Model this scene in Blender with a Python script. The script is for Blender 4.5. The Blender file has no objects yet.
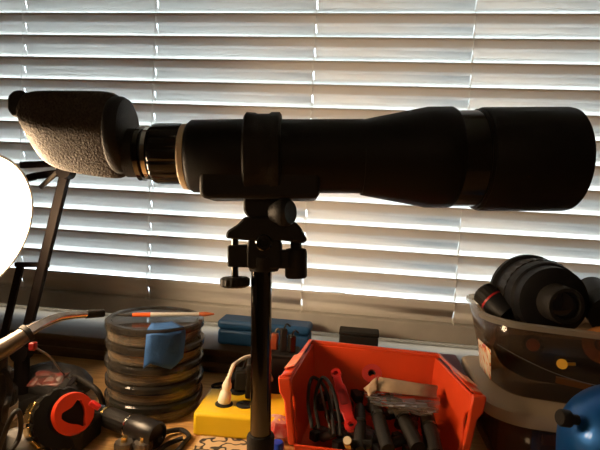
import bpy, bmesh, math, random
from mathutils import Vector as V, Matrix
random.seed(7)
C = bpy.context.scene.collection
sc = bpy.context.scene

# ---------------------------------------------------------------- camera
PITCH, YAW, ROLL = map(math.radians, (-3.52, -7.58, 2.99))
CAM = V((0, -.92, .33)); F = 480.0
cy, sy, cp, sp = math.cos(YAW), math.sin(YAW), math.cos(PITCH), math.sin(PITCH)
FW = V((sy*cp, cy*cp, sp)); rt0 = V((cy, -sy, 0)); up0 = rt0.cross(FW)
RT = math.cos(ROLL)*rt0 + math.sin(ROLL)*up0
UP = -math.sin(ROLL)*rt0 + math.cos(ROLL)*up0
cd = bpy.data.cameras.new('camera'); cam = bpy.data.objects.new('camera', cd); C.objects.link(cam)
m = Matrix((RT, UP, -FW)).transposed().to_4x4(); m.translation = CAM
cam.matrix_world = m
cd.sensor_width = 36; cd.lens = 36*F/600; cd.clip_start = .01; sc.camera = cam

# ---------------------------------------------------------------- light
w = bpy.data.worlds.new('world'); sc.world = w; w.use_nodes = True
bg = w.node_tree.nodes['Background']; bg.inputs[0].default_value = (.74, .88, 1, 1); bg.inputs[1].default_value = 11.5
po = bpy.data.lights.new('window_portal', 'AREA'); po.shape = 'RECTANGLE'; po.size = 1.9; po.size_y = 1.1
po.cycles.is_portal = True
pob = bpy.data.objects.new('window_portal', po); C.objects.link(pob)
pob.location = (-.05, .125, .6); pob.rotation_euler = (-math.pi/2, 0, 0)   # -Z faces into the room
LAMP_POWER = 50
rl = bpy.data.lights.new('room_lamp', 'AREA'); rl.shape = 'DISK'; rl.size = .35; rl.energy = 1.5; rl.color = (1, .66, .36)
rlo = bpy.data.objects.new('room_lamp', rl); C.objects.link(rlo); rlo.location = (.02, -2.0, .80)  # unseen lamp, placed low behind the camera to light the lower tub
rlo.rotation_euler = (math.radians(69), 0, math.radians(-4))
sc.view_settings.view_transform = 'Standard'; sc.view_settings.look = 'None'
sc.view_settings.gamma = 1; sc.view_settings.use_curve_mapping = False
sc.view_settings.exposure = 0.0
sc.cycles.max_bounces = 10; sc.cycles.transparent_max_bounces = 16

# ---------------------------------------------------------------- helpers
def ray(x, y): return FW + RT*((x-300)/F) + UP*((225-y)/F)
def atd(x, y, d): return CAM + ray(x, y)*d
def atz(x, y, z):
    r = ray(x, y); return CAM + r*((z-CAM.z)/r.z)
def aty(x, y, Y):
    r = ray(x, y); return CAM + r*((Y-CAM.y)/r.y)

def mat(name, col, rough=.5, metal=0, bump=0, bscale=200, var=0, vscale=40, trans=0, alpha=1, emit=0, col2=None, spec=.5, ior=1.45, coat=0):
    m = bpy.data.materials.new(name); m.use_nodes = True; nt = m.node_tree; b = nt.nodes['Principled BSDF']
    b.inputs['Base Color'].default_value = (*col, 1); b.inputs['Roughness'].default_value = rough
    b.inputs['Metallic'].default_value = metal; b.inputs['Specular IOR Level'].default_value = spec
    b.inputs['IOR'].default_value = ior; b.inputs['Coat Weight'].default_value = coat
    tc = nt.nodes.new('ShaderNodeTexCoord')
    if var or col2:
        n = nt.nodes.new('ShaderNodeTexNoise'); n.inputs['Scale'].default_value = vscale; n.inputs['Detail'].default_value = 4
        nt.links.new(tc.outputs['Object'], n.inputs['Vector'])
        r = nt.nodes.new('ShaderNodeValToRGB'); r.color_ramp.elements[0].position = .35; r.color_ramp.elements[1].position = .68
        c2 = col2 or tuple(c*(1-var) for c in col)
        r.color_ramp.elements[0].color = (*c2, 1); r.color_ramp.elements[1].color = (*col, 1)
        nt.links.new(n.outputs['Fac'], r.inputs['Fac']); nt.links.new(r.outputs['Color'], b.inputs['Base Color'])
    if bump:
        n = nt.nodes.new('ShaderNodeTexNoise'); n.inputs['Scale'].default_value = bscale; n.inputs['Detail'].default_value = 3
        nt.links.new(tc.outputs['Object'], n.inputs['Vector'])
        bp = nt.nodes.new('ShaderNodeBump'); bp.inputs['Strength'].default_value = bump; bp.inputs['Distance'].default_value = .002
        nt.links.new(n.outputs['Fac'], bp.inputs['Height']); nt.links.new(bp.outputs['Normal'], b.inputs['Normal'])
    if trans: b.inputs['Transmission Weight'].default_value = trans
    if alpha < 1: b.inputs['Alpha'].default_value = alpha
    if emit:
        b.inputs['Emission Color'].default_value = (*col, 1); b.inputs['Emission Strength'].default_value = emit
    return m

def clear_plastic(name, tint, haze, gloss=.12, rough=.25):
    """thin see-through plastic: mostly transparent, some milky diffuse, glossy skin"""
    m = bpy.data.materials.new(name); m.use_nodes = True; nt = m.node_tree; nt.nodes.remove(nt.nodes['Principled BSDF'])
    out = nt.nodes['Material Output']
    t = nt.nodes.new('ShaderNodeBsdfTransparent'); t.inputs[0].default_value = (*tint, 1)
    d = nt.nodes.new('ShaderNodeBsdfDiffuse'); d.inputs[0].default_value = (.75, .7, .62, 1)
    tl = nt.nodes.new('ShaderNodeBsdfTranslucent'); tl.inputs[0].default_value = (.8, .76, .7, 1)
    g = nt.nodes.new('ShaderNodeBsdfGlossy'); g.inputs['Roughness'].default_value = rough
    m0 = nt.nodes.new('ShaderNodeMixShader'); m0.inputs[0].default_value = .5
    nt.links.new(d.outputs[0], m0.inputs[1]); nt.links.new(tl.outputs[0], m0.inputs[2])
    m1 = nt.nodes.new('ShaderNodeMixShader'); m1.inputs[0].default_value = haze
    nt.links.new(t.outputs[0], m1.inputs[1]); nt.links.new(m0.outputs[0], m1.inputs[2])
    lw = nt.nodes.new('ShaderNodeLayerWeight'); lw.inputs[0].default_value = .5    # thin skin: same gloss from both faces
    pw = nt.nodes.new('ShaderNodeMath'); pw.operation = 'POWER'; pw.inputs[1].default_value = 4; nt.links.new(lw.outputs['Facing'], pw.inputs[0])
    fr = nt.nodes.new('ShaderNodeMath'); fr.operation = 'MULTIPLY_ADD'; fr.inputs[1].default_value = .6; fr.inputs[2].default_value = .03; nt.links.new(pw.outputs[0], fr.inputs[0])
    m2 = nt.nodes.new('ShaderNodeMixShader'); nt.links.new(fr.outputs[0], m2.inputs[0])
    nt.links.new(m1.outputs[0], m2.inputs[1]); nt.links.new(g.outputs[0], m2.inputs[2])
    nt.links.new(m2.outputs[0], out.inputs[0]); return m

def root_loc(p):
    while p.parent: p = p.parent
    return p.location.copy()
def obj(name, bm, m, parent=None, base=None, bev=0, seg=2, solid=0, sharp=38, sub=0):
    off = root_loc(parent) if parent else (V(base) if base is not None else V((0, 0, 0)))
    bmesh.ops.remove_doubles(bm, verts=bm.verts, dist=1e-6)
    bmesh.ops.recalc_face_normals(bm, faces=bm.faces)
    for v in bm.verts: v.co -= off
    for f in bm.faces: f.smooth = True
    a = math.radians(sharp)
    for e in bm.edges:
        if len(e.link_faces) == 2 and e.calc_face_angle(0) > a: e.smooth = False
    me = bpy.data.meshes.new(name); bm.to_mesh(me); bm.free()
    ms = m if isinstance(m, (list, tuple)) else [m]
    for x in ms: me.materials.append(x)
    o = bpy.data.objects.new(name, me); C.objects.link(o)
    if parent: o.parent = parent
    else: o.location = off
    if solid:
        s = o.modifiers.new('solid', 'SOLIDIFY'); s.thickness = solid; s.offset = 0
    if bev:
        b = o.modifiers.new('bevel', 'BEVEL'); b.width = bev; b.segments = seg; b.limit_method = 'ANGLE'; b.angle_limit = math.radians(40)
        b.harden_normals = False
    if sub:
        s = o.modifiers.new('sub', 'SUBSURF'); s.levels = s.render_levels = sub
    return o
def tag(o, label, cat, group=None):
    o['label'] = label; o['category'] = cat
    if group: o['group'] = group
    return o
def thing(name, loc, label, cat, group=None):
    o = bpy.data.objects.new(name, None); o.empty_display_size = .02; C.objects.link(o); o.location = loc
    return tag(o, label, cat, group)
def lab(o, s): o['label'] = s; return o
def struct(o): o['kind'] = 'structure'; return o

def basis(ax):
    ax = V(ax).normalized(); t = V((0, 0, 1)) if abs(ax.z) < .9 else V((1, 0, 0))
    u = ax.cross(t).normalized(); return ax, u, ax.cross(u)
def lathe(p0, ax, prof, segs=40, bm=None, rmod=None, close=True):
    bm = bm or bmesh.new(); ax, u, v = basis(ax); rings = []
    for t, r in prof:
        if r < 1e-5: rings.append([bm.verts.new(V(p0)+ax*t)])
        else:
            rings.append([bm.verts.new(V(p0)+ax*t+(u*math.cos(a)+v*math.sin(a))*(r*(rmod(k, t) if rmod else 1)))
                          for k in range(segs) for a in (2*math.pi*k/segs,)])
    for A, B in zip(rings, rings[1:]):
        for k in range(segs):
            q = (k+1) % segs
            if len(A) == 1 and len(B) == 1: continue
            if len(A) == 1: bm.faces.new((A[0], B[k], B[q]))
            elif len(B) == 1: bm.faces.new((A[k], A[q], B[0]))
            else: bm.faces.new((A[k], A[q], B[q], B[k]))
    if close:
        for R_ in (rings[0], rings[-1]):
            if len(R_) > 1: bm.faces.new(R_)
    return bm
def box(c, s, rz=0, bm=None, axes=None):
    bm = bm or bmesh.new(); c = V(c)
    X, Y, Z = axes or (V((math.cos(rz), math.sin(rz), 0)), V((-math.sin(rz), math.cos(rz), 0)), V((0, 0, 1)))
    vs = [bm.verts.new(c+X*(s[0]/2*i)+Y*(s[1]/2*j)+Z*(s[2]/2*k)) for i in (-1, 1) for j in (-1, 1) for k in (-1, 1)]
    for f in ((0, 1, 3, 2), (4, 6, 7, 5), (0, 4, 5, 1), (2, 3, 7, 6), (0, 2, 6, 4), (1, 5, 7, 3)): bm.faces.new([vs[i] for i in f])
    return bm
def bx(x0, x1, y0, y1, z0, z1, bm=None): return box(((x0+x1)/2, (y0+y1)/2, (z0+z1)/2), (x1-x0, y1-y0, z1-z0), bm=bm)
def smoothpath(pts, n=6):
    pts = [V(p) for p in pts]; P = [pts[0]*2-pts[1]]+pts+[pts[-1]*2-pts[-2]]; out = []
    for i in range(1, len(P)-2):
        for k in range(n):
            t = k/n; a, b, c, d = P[i-1:i+3]
            out.append(.5*((2*b)+(c-a)*t+(2*a-5*b+4*c-d)*t*t+(3*b-a-3*c+d)*t**3))
    out.append(pts[-1]); return out
def tube(pts, r, segs=10, bm=None, n=6, smooth=True):
    bm = bm or bmesh.new(); P = smoothpath(pts, n) if smooth else [V(p) for p in pts]
    rr = r if callable(r) else (lambda t: r); rings = []; u = None
    for i, p in enumerate(P):
        d = (P[min(i+1, len(P)-1)]-P[max(i-1, 0)]).normalized()
        if u is None: u = basis(d)[1]
        u = (u-d*u.dot(d)).normalized(); v = d.cross(u); q = rr(i/(len(P)-1))
        rings.append([bm.verts.new(p+(u*math.cos(a)+v*math.sin(a))*q) for k in range(segs) for a in (2*math.pi*k/segs,)])
    for A, B in zip(rings, rings[1:]):
        for k in range(segs): bm.faces.new((A[k], A[(k+1) % segs], B[(k+1) % segs], B[k]))
    bm.faces.new(rings[0]); bm.faces.new(rings[-1]); return bm
def ext(pts, o, U, W, D, d0, d1, bm=None):
    """polygon (u,w) in plane o+U*u+W*w, extruded along D from d0 to d1"""
    bm = bm or bmesh.new(); A = [bm.verts.new(V(o)+U*a+W*b+D*d0) for a, b in pts]; B = [bm.verts.new(V(o)+U*a+W*b+D*d1) for a, b in pts]
    bm.faces.new(A); bm.faces.new(B); n = len(pts)
    for i in range(n): bm.faces.new((A[i], A[(i+1) % n], B[(i+1) % n], B[i]))
    return bm
def round_poly(pts, r, n=4):
    out = []; N = len(pts)
    for i in range(N):
        p = V(pts[i]).to_2d(); a = (V(pts[i-1]).to_2d()-p); b = (V(pts[(i+1) % N]).to_2d()-p)
        q = min(r, a.length*.45, b.length*.45); a.normalize(); b.normalize()
        for k in range(n+1):
            t = k/n; p1 = p+a*q; p2 = p+b*q
            out.append(tuple(p1*(1-t)**2+p*2*t*(1-t)+p2*t*t))
    return out
def blob(c, s, bm=None, rough=0, seg=14, axes=None):
    bm = bm or bmesh.new(); X, Y, Z = axes or (V((1, 0, 0)), V((0, 1, 0)), V((0, 0, 1))); rings = []
    n = seg//2
    for i in range(n+1):
        th = math.pi*i/n
        if i in (0, n): rings.append([bm.verts.new(V(c)+Z*(s[2]*math.cos(th)))]); continue
        R_ = []
        for k in range(seg):
            a = 2*math.pi*k/seg; q = 1+random.uniform(-rough, rough)
            R_.append(bm.verts.new(V(c)+(X*(s[0]*math.sin(th)*math.cos(a))+Y*(s[1]*math.sin(th)*math.sin(a))+Z*(s[2]*math.cos(th)))*q))
        rings.append(R_)
    for A, B in zip(rings, rings[1:]):
        for k in range(seg):
            q = (k+1) % seg
            if len(A) == 1: bm.faces.new((A[0], B[k], B[q]))
            elif len(B) == 1: bm.faces.new((A[k], A[q], B[0]))
            else: bm.faces.new((A[k], A[q], B[q], B[k]))
    return bm

def sheet(pts, nu, nv, amp, seed):
    rnd = random.Random(seed); bm = bmesh.new(); a, b, c, d = [V(p) for p in pts]; G = []
    for j in range(nv+1):
        G.append([bm.verts.new(a.lerp(b, i/nu).lerp(d.lerp(c, i/nu), j/nv)+V((rnd.uniform(-1, 1), rnd.uniform(-1, 1), rnd.uniform(-1, 1)))*amp) for i in range(nu+1)])
    for j in range(nv):
        for i in range(nu): bm.faces.new((G[j][i], G[j][i+1], G[j+1][i+1], G[j+1][i]))
    return bm

# ---------------------------------------------------------------- materials
M_wall = mat('wall_paint', (.22, .15, .09), .8, bump=.2, bscale=150)
M_ceil = mat('ceiling_paint', (.4, .33, .24), .9)
M_floor = mat('carpet', (.18, .13, .09), .95, var=.3)
M_sill = mat('sill_paint', (.12, .078, .042), .8, var=.25, vscale=12, bump=.15, spec=.2)
M_frame = mat('bronze_aluminium', (.16, .14, .12), .35, metal=.6)
M_alu = mat('track_aluminium', (.8, .8, .8), .25, metal=1)
M_slat = mat('slat_white', (.78, .76, .72), .62, spec=.3)
M_rail = mat('rail_white', (.55, .52, .47), .5, var=.15, vscale=20)
M_cord = mat('cord_white', (.85, .84, .8), .8)
M_ground = mat('pale_gravel', (.75, .75, .73), .9, var=.1, vscale=3)
M_black = mat('scope_black', (.008, .007, .006), .5, bump=.25, bscale=900, spec=.22)
M_blackg = mat('gloss_black', (.012, .011, .010), .18)
M_satin = mat('satin_black', (.014, .012, .011), .32)
M_blackm = mat('matt_black', (.014, .012, .010), .6, bump=.3, bscale=600, spec=.3)
M_pebble = mat('pebbled_leather', (.066, .050, .036), .6, bump=1, bscale=450, col2=(.03, .023, .017), vscale=380, spec=.3)
M_chrome = mat('chrome', (.75, .72, .68), .12, metal=1)
M_darkchrome = mat('dark_chrome', (.13, .125, .12), .11, metal=1)
M_cream = mat('cream_plastic', (.70, .58, .40), .45)
M_bronze = mat('dark_bronze', (.012, .009, .008), .6, spec=.08)
M_brasst = mat('steel_tube', (.62, .52, .45), .22, metal=1, var=.3, vscale=80)
M_handle = mat('black_rubber_handle', (.08, .06, .045), .3, coat=.5)
M_red = mat('red_plastic', (.55, .02, .015), .3)
M_wood = None
M_yellow = mat('yellow_paint', (.90, .60, .015), .38, var=.08, vscale=20)
M_orange = mat('orange_red_polypropylene', (.74, .065, .015), .32, var=.12, vscale=18, coat=.2)
M_scuff = mat('scuffed_orange_label', (.85, .34, .18), .35, col2=(.8, .12, .04), vscale=90)
M_blue = mat('blue_case_plastic', (.015, .085, .22), .5, bump=.2)
M_tape = mat('blue_masking_tape', (.018, .085, .25), .8, bump=.6, bscale=150, var=.2, vscale=60)
M_metblue = mat('metallic_blue', (.004, .10, .36), .36, metal=.5, coat=.3)
M_purple = mat('maroon_card', (.09, .03, .05), .6)
M_lidpl = mat('cream_lid_plastic', (.40, .31, .21), .5)
M_clear = clear_plastic('clear_tub_plastic', (.70, .58, .46), .035, rough=.12)
M_contain = clear_plastic('petri_plastic', (.74, .66, .50), .16, rough=.12)
M_rimpl = clear_plastic('clear_rim_plastic', (.75, .70, .62), .30, rough=.2)
M_bag = clear_plastic('thin_bag_plastic', (.74, .60, .42), .12, rough=.45)
M_lens = mat('barrel_black', (.008, .008, .009), .5, spec=.25)
M_brass = mat('brass', (.75, .52, .18), .25, metal=1)
M_paper = mat('tan_paper', (.44, .30, .18), .8, var=.3, vscale=30)
M_cardb = mat('brown_card', (.62, .30, .11), .8, var=.3, vscale=40)
M_kbrown = mat('rust_red_cap', (.30, .06, .02), .4)
M_yel2 = mat('dull_yellow_plastic', (.70, .38, .03), .5)
M_grey = mat('grey_plastic', (.22, .21, .2), .5, var=.2)
M_steel = mat('nickel', (.16, .14, .12), .45, metal=.8)

def wood_mat():
    m = bpy.data.materials.new('desk_wood'); m.use_nodes = True; nt = m.node_tree; b = nt.nodes['Principled BSDF']
    tc = nt.nodes.new('ShaderNodeTexCoord'); mp = nt.nodes.new('ShaderNodeMapping'); mp.inputs['Scale'].default_value = (3, 40, 3)
    n = nt.nodes.new('ShaderNodeTexNoise'); n.inputs['Scale'].default_value = 5; n.inputs['Detail'].default_value = 8; n.inputs['Distortion'].default_value = .6
    r = nt.nodes.new('ShaderNodeValToRGB'); r.color_ramp.elements[0].color = (.42, .22, .07, 1); r.color_ramp.elements[1].color = (.66, .40, .16, 1)
    r.color_ramp.elements[0].position = .3; r.color_ramp.elements[1].position = .7
    nt.links.new(tc.outputs['Object'], mp.inputs[0]); nt.links.new(mp.outputs[0], n.inputs['Vector']); nt.links.new(n.outputs['Fac'], r.inputs[0])
    nt.links.new(r.outputs[0], b.inputs['Base Color']); b.inputs['Roughness'].default_value = .38; return m
M_wood = wood_mat()

# ---------------------------------------------------------------- room
X0, X1, YB, ZF, ZC = -1.35, 1.25, -2.3, -.75, 1.65
WX0, WX1, WZ0, WZ1 = -.98, .88, .033, 1.13
bm = bmesh.new()
bx(X0, X1, -.03, .17, ZF, WZ0, bm); bx(X0, X1, -.03, .17, WZ1, ZC, bm)
bx(X0, WX0, -.03, .17, WZ0, WZ1, bm); bx(WX1, X1, -.03, .17, WZ0, WZ1, bm)
struct(obj('wall_back', bm, M_wall))
struct(obj('wall_left', bx(X0-.1, X0, YB-.1, .17, ZF, ZC), M_wall))
struct(obj('wall_right', bx(X1, X1+.1, YB-.1, .17, ZF, ZC), M_wall))
struct(obj('wall_front', bx(X0, X1, YB-.1, YB, ZF, ZC), M_wall))
struct(obj('ceiling', bx(X0-.1, X1+.1, YB-.1, .17, ZC, ZC+.1), M_ceil))
struct(obj('floor', bx(X0-.1, X1+.1, YB-.1, .17, ZF-.1, ZF), M_floor))
tag(struct(obj('outside_ground', bx(-14, 14, .4, 26, -1.6, -1.5), M_ground)), 'pale ground outside behind the blind', 'ground')
# window
win = bpy.data.objects.new('window_1', None); C.objects.link(win); win.location = (0, .1, WZ0); win['kind'] = 'structure'
bm = bmesh.new()
for a in ((WX0, WX1, .075, .115, WZ0, WZ0+.034), (WX0, WX1, .075, .115, WZ1-.04, WZ1), (WX0, WX0+.04, .075, .115, WZ0+.034, WZ1-.04), (WX1-.04, WX1, .075, .115, WZ0+.034, WZ1-.04)):
    bx(*a, bm)
obj('window_frame', bm, M_frame, win, bev=.002)
obj('mullion', bx(-.07, -.03, .078, .112, WZ0+.034, WZ1-.04), M_frame, win, bev=.002)
obj('window_track', bx(WX0, WX1, .052, .062, WZ0+.012, WZ0+.019), M_alu, win)
M_glass = clear_plastic('window_glass', (.97, .98, .98), .01, rough=.02)
obj('pane', bx(WX0+.03, -.06, .093, .097, WZ0+.03, WZ1-.03), M_glass, win)
obj('pane', bx(-.04, WX1-.03, .093, .097, WZ0+.03, WZ1-.03), M_glass, win)
struct(obj('trim_1', bx(-1.06, .96, -.098, .075, .033, .045), M_sill, bev=.003))
struct(obj('trim_2', bx(-1.02, .92, -.090, -.031, .0, .033), mat('dark_stained_apron', (.085, .055, .030), .6, var=.3, vscale=15, spec=.3), bev=.002))
struct(obj('trim_3', bx(-1.02, .92, -.096, -.0905, .012, .020), M_sill, bev=.001))

# ---------------------------------------------------------------- blind
PITCHZ = .044; BX0, BX1 = -.93, .83; CORD = [-.716, -.43, -.112, .178, .47]
blind = thing('venetian_blind', (0, 0, .09), 'wide white horizontal slat blind closed over the backlit window', 'window blind')
TILT = math.radians(65.3); SW = .0505; NC = 10
def slat_bm():
    bm = bmesh.new(); xs = [BX0]
    for c in CORD: xs += [c-.0013, c+.0013]
    xs.append(BX1); holes = {2*i+1 for i in range(len(CORD))}
    rows = []
    for j in range(NC+1):
        t = j/NC; s = t*SW; bow = .0022*math.sin(math.pi*t)
        y = s*math.cos(TILT)-bow*math.sin(TILT); z = -s*math.sin(TILT)-bow*math.cos(TILT)
        rows.append([bm.verts.new((x, y, z)) for x in xs])
    for j in range(NC):
        for i in range(len(xs)-1):
            if i in holes and 4 <= j <= 6: continue
            bm.faces.new((rows[j][i], rows[j][i+1], rows[j+1][i+1], rows[j+1][i]))
    return bm
slat0 = obj('slat', slat_bm(), M_slat, solid=.0024)
slat0.parent = blind; bz = blind.location.z
ROW0 = .674
for i in range(-9, 13):
    o = slat0 if i == -9 else slat0.copy()
    if i != -9: C.objects.link(o); o.parent = blind
    o.location = (0, random.uniform(-.0006, .0006), ROW0-PITCHZ*i-bz)
    o.rotation_euler = (random.uniform(-.006, .006), random.uniform(-.0006, .0006), 0)
obj('bottom_rail', bx(BX0, BX1, .0, .022, .066, .102), M_rail, blind, bev=.003)
obj('head_rail', bx(BX0-.01, BX1+.01, -.01, .045, 1.075, 1.125), M_rail, blind, bev=.002)
for k, c in enumerate(CORD):
    bm = tube([(c-.001, -.0015, 1.08), (c-.001, -.0015, .102)], .0007, 6, smooth=False)
    tube([(c+.001, .027, 1.08), (c+.001, .024, .102)], .0007, 6, bm, smooth=False)
    for i in range(-8, 13):
        z = ROW0-PITCHZ*i
        tube([(c-.001, -.0015, z-.004), (c+.003, .012, z-.028), (c+.001, .026, z-.050)], .0005, 5, bm, n=3)
    obj('ladder_cord', bm, M_cord, blind)
    obj('lift_cord', tube([(c, .012, 1.08), (c, .012, .10)], .0009, 6, smooth=False), M_cord, blind)

# ---------------------------------------------------------------- desk
dk = thing('desk', (0, -.5, 0), 'light wood desk top below the window crowded with hobby clutter', 'desk')
obj('desk_top', bx(-1.1, 1.0, -1.0, -.033, -.03, -.0003), M_wood, dk, bev=.003)
for sx in (-1.05, .95):
    for y in (-.95, -.08): obj('leg', bx(sx-.025, sx+.025, y-.025, y+.025, ZF, -.03), M_wood, dk)

# ---------------------------------------------------------------- spotting scope
D = .5; u = D/F
AX = 158.0
def S(px, py, fw=0): return CAM + FW*(D+fw) + RT*((px-300)*u) + UP*((225-py)*u)
def sc_lathe(px0, prof, py=AX, segs=64, rmod=None, close=True):
    return lathe(S(px0, py), RT, [((x-px0)*u, r*u*.985) for x, r in prof], segs, rmod=rmod, close=close)
scope = thing('spotting_scope', S(262, 200), 'long black spotting scope with big hooded front lens on a steel pole', 'telescope')
body = obj('barrel', sc_lathe(189, [(189, 0), (189, 30), (190.5, 34), (194, 36.6), (240, 37.2), (284, 37.2), (362, 37.4), (362.5, 0)], 156.5), M_black, scope)
obj('objective_cone', sc_lathe(361, [(361, 0), (361, 38), (364, 38.5), (425, 50.5), (448, 50.8), (451, 49), (451.5, 0)], 157.8), M_black, scope)
obj('focus_sleeve', sc_lathe(450, [(450, 0), (450, 48.3), (486, 48.3), (486, 0)], 159), M_blackg, scope)
hood = obj('lens_hood', sc_lathe(477, [(477, 40), (477, 51), (479, 52), (561, 52.3), (565, 51.5), (566, 50), (566, 46.5), (555, 46.5), (484, 46), (484, 40), (477, 40)], 159.7, close=False), M_black, scope)
lens = obj('front_lens', sc_lathe(500, [(500, 0), (500, 46), (503, 46), (506, 30), (508, 0)], 159.7), mat('coated_glass', (.02, .03, .05), .03, coat=1), scope)
obj('lens_cell_ring', sc_lathe(474, [(474, 48.2), (474, 50), (477, 50), (477, 48.2), (474, 48.2)], 159.3, close=False), M_black, scope)
# prism box under the barrel
pl = round_poly([(205, 165), (205, 200), (319, 200), (319, 165)], 8)
obj('prism_housing', ext([((x-300)*u, (225-y)*u) for x, y in pl], CAM+FW*D, RT, UP, FW, -.031, .031), M_blackm, scope, bev=.004, seg=3)
# mounting ring
obj('mount_ring', sc_lathe(246, [(246, 36), (246, 42), (248, 44.5), (256, 44), (258, 43), (270, 43), (272, 44.5), (280, 44.5), (282, 42), (282, 36), (246, 36)], 157, close=False), M_blackm, scope)
# eyepiece assembly
obj('barrel_collar', sc_lathe(183, [(183, 0), (183, 31), (184.5, 33), (189.5, 33.5), (189.5, 0)], 157), M_cream, scope)
lab(scope.children[-1], 'cream ring between the ribbed ring and the barrel')
rib = lambda k, t: 1.0 if (k % 8) < 6 else .965
obj('ribbed_focus_ring', sc_lathe(152, [(152, 0), (152, 25), (155, 29.5), (158, 30.6), (182, 30.6), (185, 30), (186, 27), (186, 0)], 154, 128, rib), M_blackg, scope)
obj('chrome_ring', sc_lathe(147, [(147, 0), (147, 25), (148, 26.5), (152, 26.5), (152.5, 0)], 154), M_chrome, scope)
obj('chrome_ring', sc_lathe(139, [(139, 0), (139, 25.5), (140.5, 27.5), (145, 27.5), (146, 26), (147, 0)], 154), M_darkchrome, scope)
obj('eyepiece_tube', sc_lathe(128, [(128, 0), (128, 24.5), (147, 24.5), (147, 0)], 153), M_blackm, scope)
# boxy rear housing: loft along RT, lower half leans back under
def housing():
    bm = bmesh.new(); rings = []
    out = [(15.5, 104, 122), (17, 98, 134), (20, 95.5, 148), (26, 93.2, 156), (38, 92.4, 163), (52, 92, 169), (80, 92, 173.5), (105, 92, 176.5), (124, 92.5, 178), (131, 94.5, 176.5), (134.5, 99, 171), (136, 106, 165)]
    for x, t, b in out:
        e = 0 if 26 < x < 128 else (3 if 19 < x < 132 else 6)
        f0 = -.031+e*.0012; mid = min(133, t+(b-t)*.5+4); h = b-t
        ring = []
        # front face down, slanting lower face, bottom, back
        mid = min(134, t+(b-t)*.5); g0 = -.021+e*.0012; lo = b-mid; g1 = .020-e*.001
        sec = [(g0+.011, t), (g0+.0065, t+h*.03), (g0+.005, t+h*.08), (g0+.0005, mid-5), (g0, mid), (g0+.004, mid+.16*lo), (g0+.012, mid+.42*lo), (g0+.021, mid+.70*lo), (g0+.030, mid+.92*lo), (g0+.035, b),
               (g1, b-.03*h), (g1+.001, b-.15*h), (g1+.001, t+h*.1), (g1-.003, t)]
        for f, y in sec: ring.append(bm.verts.new(S(22.5+(x-15.5)*.835, y+.5, f)))
        rings.append(ring)
    n = len(rings[0])
    for A, B in zip(rings, rings[1:]):
        for k in range(n): bm.faces.new((A[k], A[(k+1) % n], B[(k+1) % n], B[k]))
    bm.faces.new(rings[0]); bm.faces.new(rings[-1]); return bm
lab(obj('rear_housing', housing(), M_pebble, scope, sub=1, sharp=60), 'pebbled charcoal rear housing with sloping underside')
obj('housing_lug', ext([((x-300)*u, (225-y)*u) for x, y in round_poly([(14, 99), (14, 113), (19, 119), (30, 119), (30, 93), (20, 93)], 4)], CAM+FW*D, RT, UP, FW, -.012, .012), M_blackm, scope, bev=.002)
obj('housing_cap', sc_lathe(116, [(116, 0), (116, 37), (118, 38.5), (125, 38.5), (129, 36), (131, 30), (131.2, 0)], 135.5), M_blackm, scope)
# neck to the stand
nk = [(245, 197), (290, 197), (292, 210), (288, 218), (250, 218), (245, 212)]
obj('mount_foot', ext([((x-300)*u, (225-y)*u) for x, y in round_poly(nk, 4)], CAM+FW*D, RT, UP, FW, -.016, .016), M_blackm, scope, bev=.002)

# ---------------------------------------------------------------- stand
p_foot = atd(262, 450, D); stand = thing('scope_stand', (S(262, 300).x, S(262, 300).y, 0), 'chrome pole stand with black clamp head holding up the scope', 'stand')
P = lambda pts, r=3: [((x-300)*u, (225-y)*u) for x, y in round_poly(pts, r)]
obj('cradle', ext(P([(246, 217), (288, 217), (300, 226), (307, 239), (304, 243), (282, 240), (248, 240), (228, 238), (229, 231), (240, 224)]), CAM+FW*D, RT, UP, FW, -.018, .018), M_blackm, stand, bev=.003)
obj('pivot_arch', ext(P([(248, 268), (248, 243), (255, 231), (265, 227), (276, 231), (282, 243), (282, 268)], 5), CAM+FW*D, RT, UP, FW, -.014, .014), M_blackm, stand, bev=.002)
obj('pivot_bolt', lathe(S(265, 242, -.014), -FW, [(0, 0), (0, 8*u), (.004, 8*u), (.005, 7*u), (.005, 4*u), (.003, 3.6*u), (.003, 0)], 24), M_darkchrome, stand)
obj('side_knob', lathe(S(283, 213, -.020), (-FW+RT*1.7), [(-.012, 0), (-.012, 8*u), (-.002, 13*u), (.006, 13.5*u), (.010, 11*u), (.010, 0)], 28), M_blackm, stand)
b = obj('clamp_arm', ext(P([(229, 245), (248, 245), (250, 250), (290, 250), (290, 268), (229, 266)], 2), CAM+FW*D, RT, UP, FW, -.012, .012), M_blackm, stand, bev=.002)
s1 = obj('thumb_screw', lathe(S(235, 278), UP, [(0, 0), (0, 3.6*u), (42*u, 3.6*u), (42*u, 0)], 16), M_darkchrome, stand)
obj('screw_head', lathe(S(235, 287), UP, [(0, 0), (0, 12*u), (2*u, 15*u), (8*u, 15*u), (10*u, 12*u), (10*u, 0)], 64, rmod=lambda k, t: 1 if k % 4 < 2 else .94), M_blackm, s1)
obj('lock_knob', lathe(S(296, 278), UP, [(0, 0), (0, 9.5*u), (2*u, 11*u), (26*u, 11*u), (29*u, 10*u), (30*u, 5.5*u), (38*u, 5.5*u), (38*u, 0)], 40), M_blackm, stand)
obj('pole_clamp', lathe(S(264, 271), UP, [(0, 0), (0, 14*u), (2*u, 15*u), (14*u, 15*u), (16*u, 13*u), (16*u, 0)], 36), M_blackm, stand)
top = S(261.5, 262); px, py = top.x, top.y
stand_xy = V((px, py))
pb = S(260.5, 450)
ax = (top-pb).normalized(); tb = (pb.z-.012)/ax.z; foot = pb-ax*tb
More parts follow.
